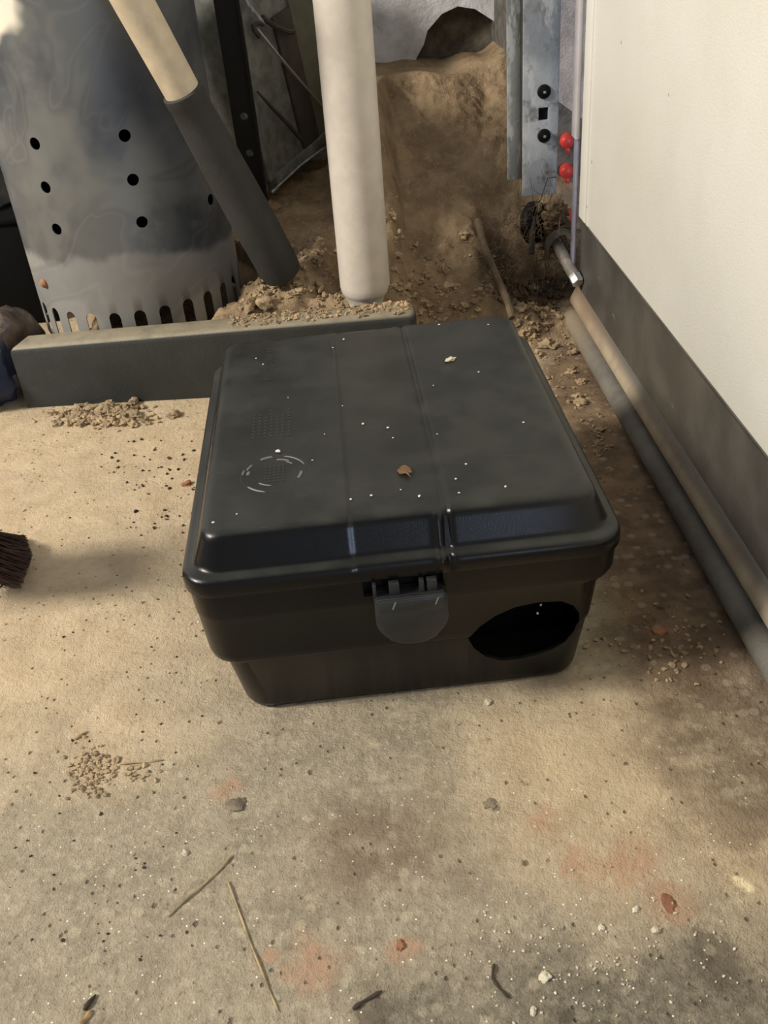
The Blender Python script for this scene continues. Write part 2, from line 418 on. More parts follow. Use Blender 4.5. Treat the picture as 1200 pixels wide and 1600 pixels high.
# garage door (a long leaf running to the right of the camera)
dsl = -.0094
DM = Matrix(((1, 0, 0, 0), (0, 1, 0, 0), (0, 0, 1, 0), (0, 0, 0, 1)))
def dbox(bm, x0, x1, y0, y1, z0, z1, bev=0):
    b = bmesh.new(); abox(b, ((x0+x1)/2, (y0+y1)/2, (z0+z1)/2), (x1-x0, y1-y0, z1-z0), bev)
    for v in b.verts: v.co.x += dsl*(v.co.y-.7)
    me = bpy.data.meshes.new('t'); b.to_mesh(me); b.free(); bm.from_mesh(me); bpy.data.meshes.remove(me)
def dsweep(bm, prof, y0, y1, n=60):
    rings = []
    for i in range(n+1):
        y = y0+(y1-y0)*i/n
        rings.append([bm.verts.new((x+dsl*(y-.7), y, z)) for x, z in prof])
    k = len(prof)
    for a, b in zip(rings, rings[1:]):
        for j in range(k): bm.faces.new((a[j], a[(j+1) % k], b[(j+1) % k], b[j]))
    bm.faces.new(rings[0]); bm.faces.new(rings[-1][::-1])
door = empty('door_1', (.24, 1.0, 0)); tag(door, kind='structure')
def dpart(name, bm, mat, smooth=True):
    for v in bm.verts: v.co -= Vector(door.location)
    return link(name, bm, mat, door, smooth)
bm = bmesh.new(); dbox(bm, .2385, .285, -.10, .995, .126, 1.15, .003)
dpart('panel', bm, MT['door'])
bm = bmesh.new(); dbox(bm, .237, .245, .972, .999, .128, 1.15, .0015); dbox(bm, .2375, .245, .962, .970, .128, 1.15, .001)
dpart('edge_stile', bm, MT['door'])
bm = bmesh.new()
dsweep(bm, [(.2405, .127), (.2385, .1265), (.2388, .124), (.2415, .121), (.2425, .06), (.2405, .047), (.280, .047), (.280, .127)], -.10, 1.005)
dpart('bottom_rail', bm, MT['rail'])
bm = bmesh.new()
dsweep(bm, [(.2425, .057), (.2413, .050), (.2392, .0445), (.2368, .040), (.2352, .0365), (.2343, .0345), (.2335, .0315), (.234, .029), (.237, .0285), (.28, .0285), (.28, .057)], -.10, 1.01)
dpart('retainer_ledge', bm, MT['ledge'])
bm = bmesh.new()
pr = []
for k in range(13):
    a = pi*.5+pi*k/12*.92
    pr.append((.2390+.0140*cos(a)*1.0, .0112+.0112*sin(a)))
pr = [(.262, .0224)]+pr+[(.262, .0)]
dsweep(bm, pr, -.10, 1.005)
dpart('rubber_seal', bm, MT['seal'])
# end plates of the door leaf
bm = bmesh.new()
p0 = GY(904, 0, 1.01); 
dbox(bm, .232, .2365, 1.003, 1.022, .205, 1.15, .001)
dpart('end_cap', bm, MT['white'])
bm = bmesh.new(); dbox(bm, .2345, .2375, 1.006, 1.020, .060, .204, .001)
dpart('end_strip', bm, MT['lav'])

# ---------------------------------------------------------------- vertical door track
tk = empty('door_track', (.215, 1.13, .12)); tag(tk, 'galvanised steel vertical track with two bolt heads, left of the cream garage door', 'track')
TY = 1.12
def tpart(name, bm, mat, par=tk, smooth=True, base=None):
    b = base or Vector(tk.location)
    for v in bm.verts: v.co -= b
    return link(name, bm, mat, par, smooth)
wl, wr = GY(817, 150, TY).x, GY(873, 150, TY).x
zb = GY(845, 305, TY).z
bm = bmesh.new(); abox(bm, ((wl+wr)/2, TY+.0015, .6), (wr-wl, .003, 1.0), .001)
sh = bmesh.new()
web_o = None
for v in bm.verts: v.co.z = v.co.z if v.co.z > .6 else v.co.z
for v in bm.verts:
    if v.co.z < .6: v.co.z = v.co.z-.1+zb
abox(bm, (wr-.001, TY+.016, (1.1+zb)/2), (.003, .030, 1.1-zb), .001)
web_o = tpart('web', bm, MT['track'])
cb = bmesh.new(); c = GY(849, 178, TY); abox(cb, c-Vector(tk.location), (.011, .02, .0135)); boolean(web_o, cb)
bm = bmesh.new(); abox(bm, (c.x, TY+.004, c.z), (.02, .002, .022)); tpart('slot_backing', bm, MT['rubberblack'], smooth=False)
for uu, vv in ((850, 143), (850, 212)):
    c = GY(uu, vv, TY)
    bm = bmesh.new(); M = Matrix.Translation(c) @ align((0, -1, 0))
    r = lathe(bm, [(.0075, -.001), (.0075, .0015), (.0065, .003), (.0035, .0035), (.0015, .0045), (.0003, .005)], 24, M); bm.faces.new(r[-1]); bm.faces.new(r[0][::-1])
    bo = tpart('bolt', bm, MT['rubberblack'])
    bm = bmesh.new(); abox(bm, c+Vector((0, -.0050, 0)), (.0028, .001, .0028), .0004); tpart('bolt_tip', bm, MT['pin'], bo, base=Vector(tk.location))
bm = bmesh.new()
p1 = GY(792, 0, TY+.02).x; p2 = GY(817, 0, TY+.02).x
zc = GY(806, 280, TY+.02).z
abox(bm, (GY(803, 140, TY+.02).x, TY+.021, (1.1+zc)/2), (.0155, .003, 1.1-zc), .001)
tpart('side_flange', bm, MT['zinc2'])
bm = bmesh.new(); abox(bm, (GY(817, 140, TY+.02).x-.0012, TY+.012, (1.1+zc)/2), (.002, .018, 1.1-zc), .0006)
tpart('return_flange', bm, MT['darkbrown'])

# black roller in the foot of the track, with its stem and bracket
ro = empty('track_roller', GY(834, 348, 1.09)); tag(ro, 'black rubber door roller jammed in the foot of the galvanised track', 'roller')
bm = bmesh.new(); M = align((.75, -.6, .12))
r = lathe(bm, [(.004, -.007), (.020, -.007), (.0235, -.004), (.024, 0), (.0235, .004), (.020, .007), (.012, .0055), (.004, .008)], 40, M); bm.faces.new(r[0][::-1]); bm.faces.new(r[-1])
w1 = link('wheel', bm, MT['rubberblack'], ro)
bm = bmesh.new(); tube(bm, [(-.002, -.012, .010), (-.006, -.022, -.008), (-.006, -.020, -.03)], .0035, 8); link('fork', bm, MT['darkbrown'], ro)
pn = empty('hinge_pin', GY(880, 395, 1.03)); tag(pn, 'bright zinc roller stem sticking out of a curved bracket at the door corner', 'pin')
A = GY(868, 378, 1.045); B = GY(904, 443, .985)
L0 = Vector(pn.location)
bm = bmesh.new(); dv = (B-A).normalized(); tube(bm, [A-L0, A+dv*.030-L0, B-dv*.012-L0], .0062, 16); link('shaft', bm, MT['duststeel'], pn)
bm = bmesh.new(); tube(bm, [B-dv*.012-L0, B-dv*.0015-L0, B-L0], [.0068, .0068, .0055], 6); link('stem_head', bm, MT['pin'], pn)
bm = bmesh.new()
arc = []
C0 = GY(880, 392, 1.04)
for k in range(15):
    a = RD(62+k*11); arc.append((C0+Vector((cos(a)*.019, 0, sin(a)*.022)))-L0)
prev = None
for k, p in enumerate(arc):
    q = [bm.verts.new(p+Vector((0, -.010, 0))), bm.verts.new(p+Vector((0, .012, 0)))]
    n_ = Vector((p.x, 0, p.z)); 
    if prev: bm.faces.new((prev[0], q[0], q[1], prev[1]))
    prev = q
bmesh.ops.solidify(bm, geom=bm.faces[:], thickness=.0022)
link('curved_bracket', bm, MT['duststeel'], pn)

for i, (uu, vv, lb) in enumerate(((886, 221, 'red plastic knob on the grey jamb, topmost of the three'), (885, 268, 'red plastic knob on the grey jamb, middle of the three'), (883, 338, 'red plastic knob half buried in cobweb, lowest of the three'))):
    c = GY(uu, vv, 1.18 if vv < 300 else 1.15); rk = empty('red_knob', c)
    bm = bmesh.new(); r = lathe(bm, [(.0085, -.009), (.0085, .001), (.0075, .004), (.005, .006), (.001, .0065)], 10, align((-.2, -1, 0))); bm.faces.new(r[0][::-1]); bm.faces.new(r[-1])
    link('cap', bm, MT['red'], rk)
    bm = bmesh.new(); abox(bm, (0, -.006, -.009), (.005, .006, .006), .001); link('lug', bm, MT['red'], rk)
    tag(rk, lb, 'knob', 'red knobs on the jamb')

# ---------------------------------------------------------------- earth pile
def sstep(a, b, t):
    t = max(0, min(1, (t-a)/(b-a))); return t*t*(3-2*t)
def soil_h(x, y):
    # behind the beam (left part) the fill starts as high as the beam; right of it, from the floor
    fr = .985+.02*sstep(.03, .09, x)
    left = 1-sstep(.035, .075, x)
    base = -.012+.082*left*sstep(.935, .955, y)
    base = base*(1-.6*sstep(-.15, -.19, x))
    if left < 1: base = max(base, (-.012+.035*sstep(.90, 1.03, y)))
    slope = max(0, y-fr)*(.10+.52*sstep(-.045, .035, x))
    z = base+slope
    # ridge below the rubber grip
    z += .018*math.exp(-((x+.085)**2/.0016+(y-1.0)**2/.0016))
    z += .035*math.exp(-((x+.045)**2/.0010+(y-1.06)**2/.006))
    z -= .020*math.exp(-((x+.012)**2/.0006+(y-1.03)**2/.002))
    # hollow beside the track
    z -= .035*sstep(.13, .18, x)*sstep(.99, 1.06, y)*(1-sstep(1.14, 1.22, y))
    rc_ = hypot(x+.2545, y-1.072)
    p = Vector((x, y, 0))
    a = sstep(-.01, .02, z)
    z += a*(.010*noise.noise(p*13)+.009*noise.noise(p*31+Vector((5, 0, 0)))+.005*noise.noise(p*75)+.0035*noise.noise(p*160))
    rough = math.exp(-((y-1.02)/.09)**2)
    cl = noise.voronoi(p*46)[0]
    z += a*rough*.007*(.5-cl[0])
    z = min(z, .229-.008*math.exp(-((x-.145)/.03)**2)+.018*sstep(.185, .225, x)+.010*noise.noise(Vector((x*22, y*9, 0))))
    z += .010*math.exp(-((x-.012)**2/.0012+(y-.957)**2/.0003))
    z -= .05*sstep(-.31, -.36, x)
    if rc_ < .135: z = min(z, .040+max(0, rc_-.118)*1.5)
    return z
bm = bmesh.new(); nx, ny = 330, 240; x0, x1, y0, y1 = -.62, .335, .905, 1.455
grid = []
for j in range(ny+1):
    row = []
    for i in range(nx+1):
        x = x0+(x1-x0)*i/nx; y = y0+(y1-y0)*j/ny
        z = soil_h(x, y)
        if x < .055 and y < .94: z = -.012
        row.append(bm.verts.new((x, y, max(z, -.012))))
    grid.append(row)
for j in range(ny):
    for i in range(nx):
        q = (grid[j][i], grid[j][i+1], grid[j+1][i+1], grid[j+1][i])
        if max(v.co.z for v in q) > -.004: bm.faces.new(q)
for v in [v for v in bm.verts if not v.link_faces]: bm.verts.remove(v)
soil = link('soil_pile', bm, MT['soil']); soil.data.set_sharp_from_angle(angle=RD(180))
tag(soil, 'brown earth heap sloping up to the white wall behind the pipe', 'soil', kind='stuff')

def clods(name, label, cat, centers, mat, kind='stuff'):
    bm = bmesh.new()
    for i, (c, s) in enumerate(centers):
        rock(bm, c, (s*random.uniform(.8, 1.3), s*random.uniform(.8, 1.2), s*random.uniform(.6, .9)), i+random.random()*50, 1 if s < .0025 else 3, 1.0)
    o = link(name, bm, mat); o.data.set_sharp_from_angle(angle=RD(55)); tag(o, label, cat, kind=kind); return o
cc = []
for i in range(900):
    x = random.uniform(-.13, .22); y = random.gauss(1.0, .045)
    if x < .06 and y < .95: y = .95+random.random()*.04
    if y < .93: continue
    z = soil_h(x, y)
    if z < .0: z = 0
    s = random.choice([.001, .0015, .002, .002, .003, .0045])*random.uniform(.7, 1.2)
    cc.append((Vector((x, y, z+s*.3)), s))
for i in range(140):
    x = random.gauss(.045, .022); y = random.uniform(.945, .985); s = random.uniform(.001, .0035); cc.append((Vector((x, y, max(soil_h(x, y), .0)+s*.3)), s))
for i in range(420):
    x = min(.046, random.uniform(-.14, .11)); x = x if x < .044 else random.uniform(-.06, .044); t_ = random.random()**.6; y = .9105+.003+.030*t_-.0824*(x+.16); s = random.uniform(.0006, .0026); cc.append((Vector((x, y, .0745+.026*(x+.16)+s*.3)), s))
clods('soil_crumbs', 'loose brown crumbs of earth scattered over the foot of the heap', 'crumbs', cc, MT['clod'])
cc = []
for i in range(150):    # crumbs between the box and the door
    y = random.uniform(.72, .99); x = random.uniform(.135, .215); s = random.choice([.001, .0015, .002, .003])*random.uniform(.7, 1.3)
    cc.append((Vector((x, y, s*.35)), s))
for i in range(110):
    p = G(random.gauss(1030, 60), random.gauss(1000, 35)); s = random.uniform(.0007, .0018)
    if p.x < .225: cc.append((Vector((p.x, p.y, s*.35)), s))
clods('door_side_crumbs', 'small crumbs of earth on the floor between the black box and the door seal', 'crumbs', cc, MT['clod'])
cc = []
for i in range(210):
    p = G(random.gauss(143, 22), random.gauss(1205, 17)); s = random.uniform(.0005, .0018); cc.append((Vector((p.x, p.y, s*.4)), s))
for i in range(20):
    p = G(random.gauss(215, 18), random.gauss(1212, 12)); s = random.uniform(.0008, .002); cc.append((Vector((p.x, p.y, s*.4)), s))
clods('dirt_crumbs', 'small heap of brown dirt crumbs on the bare concrete at lower left', 'crumbs', cc, MT['clod'])
cc = []
for i in range(170):
    p = G(random.gauss(160, 38), random.gauss(650, 9)); s = random.uniform(.0015, .005)
    if p.y < .915: cc.append((Vector((p.x, p.y, s*.4)), s))
for i in range(16):
    p = G(random.uniform(190, 250), random.uniform(635, 665)); s = random.uniform(.001, .003); cc.append((Vector((p.x, p.y, s*.4)), s))
clods('beam_side_crumbs', 'clump of tan dirt crumbs against the front of the dark green beam', 'crumbs', cc, MT['clod'])
cc = []
for i in range(110):
    p = G(random.uniform(0, 320), random.uniform(660, 1500)); s = random.uniform(.0003, .0010); cc.append((Vector((p.x, p.y, s*.4)), s))
for i in range(60):
    p = G(random.uniform(170, 310), random.uniform(680, 840)); s = random.uniform(.0006, .0018); cc.append((Vector((p.x, p.y, s*.4)), s))
clods('floor_grit', 'fine dark grit strewn over the left side of the floor', 'grit', cc, MT['twig'])
cc = []
for i in range(150):
    u = random.gauss(930, 130); v = random.gauss(1500, 65)
    if u > 1200 or v > 1600 or u < 560: continue
    p = G(u, v); s = random.uniform(.0003, .0008); cc.append((Vector((p.x, p.y, s*.5)), s))
clods('bright_grit', 'tiny white mineral grains glinting on the dark damp floor', 'grit', cc, MT['paleclod'])

# ---------------------------------------------------------------- dark green beam
ang = RD(-4.71)
bmx = Matrix.Translation((-.16, .9105, 0)) @ Matrix.Rotation(ang, 4, 'Z')
be = tag(empty('plastic_beam', (-.16, .9105, 0), ang), 'long dark green plastic beam with a dusty top lying behind the black box', 'beam')
bm = bmesh.new()
Lh = .2105; dep = .036; rad = .020
out = [(-Lh, 0), (-Lh+.006, dep)]
for k in range(7):
    a = RD(90-k*15); out.append((Lh-rad+rad*cos(a), dep-rad+rad*sin(a)))
for k in range(5):
    a = RD(0-k*22.5); out.append((Lh-.008+.008*cos(a), .008+.008*sin(a)))
out = out
def hz(x): return .0745+.026*x
lv = [(0, 0), (0, 1), (.0008, 1), (.0030, 1)]
rings = []
cen = Vector((0, dep/2))
for ins, top in ((0, 0), (0, .90), (.0008, .95), (.003, .985), (.0065, 1)):
    ring = []
    for x, y in out:
        sx = (abs(x)-ins)/abs(x)*x if abs(x) > 1e-6 else x
        sy = dep/2+(y-dep/2)*(1-ins/(dep/2))
        zz = hz(x)*top if top else 0.0
        ring.append(bm.verts.new((sx, sy, zz)))
    rings.append(ring)
n = len(out)
for a, b in zip(rings, rings[1:]):
    for k in range(n): bm.faces.new((a[k], a[(k+1) % n], b[(k+1) % n], b[k]))
bm.faces.new(rings[0][::-1]); bm.faces.new(rings[-1])
link('beam_body', bm, MT['beam'], be)
bm = bmesh.new(); abox(bm, (Lh*.0, dep+.0015, .035), (Lh*1.7, .003, .006), .001); link('back_rib', bm, MT['beam'], be)

# ---------------------------------------------------------------- white pipe
foot = G(571, 452, .082); foot.y = .962; foot = GY(571, 452, .962)
top = GY(534, 0, .966); d = (top-foot).normalized()
pp = tag(empty('pvc_pipe', foot), 'white plastic downpipe standing in the earth behind the dark green beam', 'pipe')
bm = bmesh.new(); M = align(d); R0 = .0262
lathe(bm, [(R0-.003, .75), (R0, .75), (R0, .006), (R0-.0010, .0), (R0-.003, -.004), (R0-.005, -.006), (R0-.006, -.014), (R0-.008, -.014), (R0-.003, .75)], 48, M)
link('pipe_wall', bm, MT['pvc'], pp)

# ---------------------------------------------------------------- charcoal chimney starter
CC = Vector((-.2545, 1.072, .045)); CRd = .1135; CHt = .337
ch = tag(empty('chimney_starter', CC), 'tall grey galvanised charcoal chimney with round vent holes and slotted foot', 'chimney starter')
bm = bmesh.new()
lathe(bm, [(CRd, 0), (CRd, CHt), (CRd-.0012, CHt), (CRd-.0012, 0), (CRd, 0)], 144)
bmesh.ops.remove_doubles(bm, verts=bm.verts[:], dist=1e-6)
o = link('chimney_wall', bm, [MT['chim'], MT['soot_or_shade']], ch)
cb = bmesh.new()
def on_cyl(u, v):
    d = CR*((u-600)/FPX)-CU*((v-800)/FPX)+FW; o_ = Vector((0, 0, CH))-CC
    a = d.x**2+d.y**2; b = 2*(o_.x*d.x+o_.y*d.y); c = o_.x**2+o_.y**2-CRd**2
    D = b*b-4*a*c
    if D < 0: return None
    t = (-b-sqrt(D))/(2*a); p = o_+d*t; return atan2(p.y, p.x), p.z
for k in range(3):
    v = (212, 281, 347)[k]; u = (195, 208, 222)[k]
    th, z = on_cyl(u, v); thl, zl = on_cyl((50, 66, 82)[k], (225, 292, 357)[k])
    print('hole', math.degrees(th), z, math.degrees(thl), zl)
    step = th-thl
    for q in range(-3, 5):
        a = th+q*RD(45); rr = .0058
        M = Matrix.Translation((cos(a)*CRd, sin(a)*CRd, z)) @ align((cos(a), sin(a), 0))
        r = lathe(cb, [(rr, -.012), (rr, .012)], 20, M); cb.faces.new(r[0][::-1]); cb.faces.new(r[-1])
th0, zs = on_cyl(219, 494); print('TH0', th0)
print('slot', zs)
for q in range(27):
    a = th0+q*2*pi/27; M = Matrix.Translation((cos(a)*CRd, sin(a)*CRd, 0)) @ Matrix.Rotation(a, 4, 'Z')
    poly = [(-.0062, .008)]+[(.0062, .008)]+[(.0062*cos(RD(t)), zs+.0065*sin(RD(t))) for t in range(0, 181, 30)]
    A_ = [cb.verts.new(M @ Vector((-.012, y, z))) for y, z in poly]; B_ = [cb.verts.new(M @ Vector((.012, y, z))) for y, z in poly]
    cb.faces.new(A_); cb.faces.new(B_[::-1])
    for k in range(len(poly)): cb.faces.new((A_[k], A_[(k+1) % len(poly)], B_[(k+1) % len(poly)], B_[k]))
boolean(o, cb)
for p in o.data.polygons:
    rc = hypot(p.center.x, p.center.y); rn = Vector((p.center.x, p.center.y, 0)).normalized()
    if p.normal.dot(rn) < -.5 and rc < CRd-.0004: p.material_index = 1
bm = bmesh.new(); r = lathe(bm, [(CRd-.002, .055), (.03, .085), (.002, .09)], 48); bm.faces.new(r[-1]); link('grate_cone', bm, MT['soot_or_shade'], ch)
bm = bmesh.new(); r = lathe(bm, [(CRd-.004, CHt-.012), (CRd-.0042, CHt-.013)], 48); bm.faces.new(r[0]);  # unseen black disc added under the rim to keep the inside dark
for v in bm.verts: v.co.z += .004*noise.noise(v.co*40)
link('added_dark_disc', bm, MT['soot_or_shade'], ch)
bm = bmesh.new(); th, z = on_cyl(70, 442)
r = lathe(bm, [(.005, -.001), (.005, .002), (.003, .0045), (.0005, .005)], 16, Matrix.Translation((cos(th)*CRd, sin(th)*CRd, z)) @ align((cos(th), sin(th), 0))); bm.faces.new(r[-1])
rv = link('rivet', bm, MT['redclod'], ch); tag(rv, 'rusty rivet head')

# ---------------------------------------------------------------- tool handle with black grip
hb = GY(437, 420, .985); ht = GY(190, -30, .915)
hd = (ht-hb).normalized(); Lg = (GY(283, 137, .945)-hb).length
to = tag(empty('tool_handle', hb), 'cream tube tool handle with black rubber grip leaning on the chimney starter', 'handle')
bm = bmesh.new(); M = align(hd)
r = lathe(bm, [(.004, -.012), (.014, -.011), (.0205, -.006), (.0222, .002), (.0225, .05), (.0215, Lg*.5), (.0195, Lg*.85), (.0185, Lg-.012), (.0195, Lg-.010), (.0195, Lg-.001), (.0168, Lg)], 40, M); bm.faces.new(r[0][::-1]); bm.faces.new(r[-1])
link('grip', bm, MT['grip'], to)
bm = bmesh.new(); r = lathe(bm, [(.0166, Lg-.004), (.0170, Lg+.05), (.0176, Lg+.14), (.0178, Lg+.16)], 40, M); bm.faces.new(r[0][::-1]); bm.faces.new(r[-1])
link('tube', bm, MT['cream'], to)

# ---------------------------------------------------------------- leaning black angle post
b0 = GY(404, 330, 1.16); b1 = GY(351, -20, 1.12)
po = tag(empty('steel_post', b0), 'black perforated steel post leaning behind the rubber grip', 'post')
zd = (b1-b0).normalized(); xd = Vector((0, -1, 0)).cross(zd); xd = (xd-zd*xd.dot(zd)).normalized(); yd = zd.cross(xd)
bm = bmesh.new(); Lp = .37
def pv(x, y, z): return xd*x+yd*y+zd*z
def obox(bm, x0, x1, y0, y1, z0, z1):
    v = [bm.verts.new(pv(x, y, z)) for z in (z0, z1) for x, y in ((x0, y0), (x1, y0), (x1, y1), (x0, y1))]
    for f in ((0, 3, 2, 1), (4, 5, 6, 7), (0, 1, 5, 4), (1, 2, 6, 5), (2, 3, 7, 6), (3, 0, 4, 7)): bm.faces.new([v[i] for i in f])
obox(bm, -.0135, .0135, -.002, .002, -.06, Lp); 
o = link('flat_face', bm, MT['post'], po, smooth=False)
cb = bmesh.new()
hz_ = []
for (uu, vv) in ((378, 182), (388, 243)):
    q = GY(uu, vv, 1.14); zz = (q-b0).dot(zd); hz_.append(zz)
    pc_ = pv(0, 0, zz); Mx = Matrix.Translation(pc_) @ align(yd); r = lathe(cb, [(.0042, -.01), (.0042, .01)], 16, Mx)
    for q_ in (r[0], r[1]): 
        pass
    cb.faces.new(r[0][::-1]); cb.faces.new(r[-1])
boolean(o, cb)
bm = bmesh.new(); obox(bm, -.0135, -.0105, -.002, .008, -.06, Lp); link('side_face', bm, MT['post'], po, smooth=False)
# a pale card behind the holes is the grey box itself

# ---------------------------------------------------------------- grey steel box behind
Pb = G(424, 303, .115); Pr = G(515, 222, .145)
gb_ang = atan2(Pr.y-Pb.y, Pr.x-Pb.x)
gy = tag(empty('steel_box', (Pb.x, Pb.y, .115)), 'grey sheet steel box with wire bail standing on the earth behind the pipe', 'box')
Xd = Vector((Pr.x-Pb.x, Pr.y-Pb.y, .030)).normalized(); Yd = Vector((-Xd.y, Xd.x, 0)).normalized(); Zd = Xd.cross(Yd)
FWd = (Pr-Pb).length
Hb = .245
def lp(x, y, z): return Xd*x+Yd*y+Zd*z
def lbox(bm, x0, x1, y0, y1, z0, z1, bev=.001):
    b = bmesh.new(); abox(b, ((x0+x1)/2, (y0+y1)/2, (z0+z1)/2), (x1-x0, y1-y0, z1-z0), bev)
    for v in b.verts: v.co = lp(*v.co)
    me = bpy.data.meshes.new('t'); b.to_mesh(me); b.free(); bm.from_mesh(me); bpy.data.meshes.remove(me)
fw = FWd
bm = bmesh.new(); lbox(bm, -.004, fw*1.15, .003, .10, .0, Hb, .004); link('box_shell', bm, MT['greymetal'], gy)
bm = bmesh.new(); lbox(bm, .0, fw*1.1, -.004, .003, .004, .018); lbox(bm, .0, .014, -.004, .003, .0, Hb)
link('front_frame', bm, MT['greymetal'], gy)
bm = bmesh.new(); lbox(bm, fw*.60, fw*.86, -.002, .004, .0, Hb*.74, .002); link('dark_strip', bm, MT['darkbrown'], gy)
bm = bmesh.new(); lbox(bm, fw*.86, fw*1.3, -.001, .006, .0, Hb*.78, .002); link('olive_strip', bm, MT['olive'], gy)
# wire bail
gl = Vector(gy.location)
bm = bmesh.new()
def wy(u, v): 
    d = CR*((u-600)/FPX)-CU*((v-800)/FPX)+FW; o_ = Vector((0, 0, CH)); n_ = Yd
    return o_+d*((gl+Yd*-.009-o_).dot(n_)/d.dot(n_))-gl
tube(bm, [wy(401, 45), wy(430, 81), wy(470, 128), wy(504, 166)], .0019, 8); link('wire_bail', bm, MT['wire'], gy)
bm = bmesh.new()
tube(bm, [wy(366, -30), wy(388, 8), wy(409, 33), wy(411, 38)], .0024, 8)
link('wire_stay', bm, MT['zinc2'], gy)
bm = bmesh.new(); tube(bm, [wy(411, 38), wy(402, 37), wy(395, 40), wy(397, 47), wy(405, 58)], .0026, 8); tube(bm, [wy(410, 27), wy(430, 42), wy(452, 50), wy(459, 49)], .0032, 8); link('wire_hook', bm, MT['darkbrown'], gy)
bm = bmesh.new(); tube(bm, [wy(402, 143), wy(425, 168), wy(452, 196), wy(471, 218)], [.0012, .0024, .0030, .0032], 8); link('slot_lip', bm, MT['darkbrown'], gy)
bm = bmesh.new(); tube(bm, [wy(425, 300), wy(470, 258), wy(505, 232)], .0014, 6); link('bottom_edge', bm, MT['zinc2'], gy)

# ---------------------------------------------------------------- things at the far left
kc = tag(empty('black_crate', (-.46, 1.22, 0)), 'black plastic crate in the dark left of the chimney starter', 'crate')
bm = bmesh.new(); abox(bm, (-.03, .03, .065), (.20, .16, .13), .006); link('crate_body', bm, MT['crate'], kc)
bm = bmesh.new(); abox(bm, (-.03, .03, .133), (.208, .168, .008), .003); link('crate_rim', bm, MT['crate'], kc)
bk = tag(empty('metal_can', (-.50, 1.25, .137)), 'dull grey metal can standing on the black crate at the left edge', 'can')
bm = bmesh.new(); r = lathe(bm, [(.07, 0), (.075, .004), (.075, .24), (.077, .243), (.075, .246), (.02, .25)], 48); bm.faces.new(r[0][::-1]); bm.faces.new(r[-1]); link('can_wall', bm, MT['greymetal'], bk)
bm = bmesh.new(); lathe(bm, [(.0755, .05), (.0775, .053), (.0755, .056)], 48); link('can_bead', bm, MT['zinc2'], bk)
bm = bmesh.new(); rock(bm, (-.415, .995, .045), (.055, .05, .05), 3, 4, .35)
for v in bm.verts:
    v.co += Vector((0, 0, 1))*.010*noise.noise(v.co*38)+Vector((0, -1, 0))*.007*abs(noise.noise(v.co*26))
tag(link('dusty_bag', bm, MT['bag']), 'crumpled dusty brown plastic bag beside the foot of the chimney starter', 'bag')
bm = bmesh.new(); rock(bm, (-.402, .945, .036), (.027, .030, .040), 9, 4, .5)
for v in bm.verts: v.co += Vector((1, -.4, 0))*.004*noise.noise(v.co*60)
tag(link('blue_rag', bm, MT['blue']), 'dark blue rag bunched up against the left end of the green beam', 'rag')

# stick leaning on the heap
bm = bmesh.new()
pts = []
for uu, vv, yy in ((746, 345, 1.10), (757, 385, 1.06), (775, 430, 1.02), (793, 470, .985), (800, 497, .965)): pts.append(GY(uu, vv, yy))
st = tag(empty('stick', pts[-1]), 'thin grey-brown stick leaning on the earth heap behind the black box', 'stick')
tube(bm, [p-pts[-1] for p in pts], [.0042, .0040, .0042, .0040, .0036], 8); link('stick_shaft', bm, MT['web'], st)
st2 = st

# cobweb and root fibres round the foot of the track
bm = bmesh.new()
for i in range(300):
    p = GY(random.uniform(775, 890), random.uniform(320, 480), random.uniform(1.03, 1.10))
    dd = Vector((random.gauss(0, 1), random.gauss(0, .5), random.gauss(-.3, 1))).normalized(); L = random.uniform(.012, .05)
    pts = []
    for k in range(6):
        t = k/5; pts.append(p+dd*L*t+Vector((noise.noise(p*40+Vector((k, 0, 0))), noise.noise(p*40+Vector((0, k, 0))), noise.noise(p*40+Vector((0, 0, k)))))*.008)
    tube(bm, pts, random.choice([.00015, .0002, .0003, .0006]), 4)
tag(link('cobweb', bm, MT['web']), 'dusty cobwebs and root fibres hanging round the foot of the door track', 'cobweb', kind='stuff')
cc = []
for i in range(90):
    p = GY(random.gauss(868, 8), random.uniform(318, 385), random.uniform(1.07, 1.13)); cc.append((p, random.uniform(.003, .008)))
for i in range(70):
    p = GY(random.uniform(770, 880), random.uniform(340, 480), random.uniform(1.02, 1.08)); z = soil_h(p.x, p.y); s = random.uniform(.002, .007); cc.append((Vector((p.x, p.y, max(z, 0)+s*.3)), s))
clods('track_debris', 'matted brown dust and dirt packed between the track and the door corner', 'debris', cc, MT['soil'])

# ---------------------------------------------------------------- the black box
BC = Vector((.005, .5854, 0)); YAW = .0276; W = .26; Ln = .3026
bx = tag(empty('bait_box', BC, YAW), 'black plastic lidded box with a front latch and an oval hole on the concrete', 'box')
NX = 90
xs = [(-1+2*i/NX) for i in range(NX+1)]
def ring_pts(l, r, f, b, z, rad, dfun=None):
    X0, X1, Y0, Y1 = -W/2+l, W/2-r, -Ln/2+f, Ln/2-b
    P = []
    na = 8
    def arc(cx, cy, a0):
        for k in range(na+1):
            a = a0+pi/2*k/na; P.append((cx+rad*cos(a), cy+rad*sin(a)))
    # straight front (dense, absolute x), ccw
    fx = [-.086+.172*i/172 for i in range(173)]
    arc(X0+rad, Y0+rad, pi)
    for x in fx: P.append((x, Y0))
    arc(X1-rad, Y0+rad, -pi/2)
    arc(X1-rad, Y1-rad, 0)
    for x in reversed(fx): P.append((x, Y1))
    arc(X0+rad, Y1-rad, pi/2)
    out = []
    for x, y in P:
        zz = z; yy = y
        if dfun:
            d, dy = dfun(x); zz = z-d; yy = y+(dy if y < 0 else -dy)
        out.append((x, yy, zz))
    return out
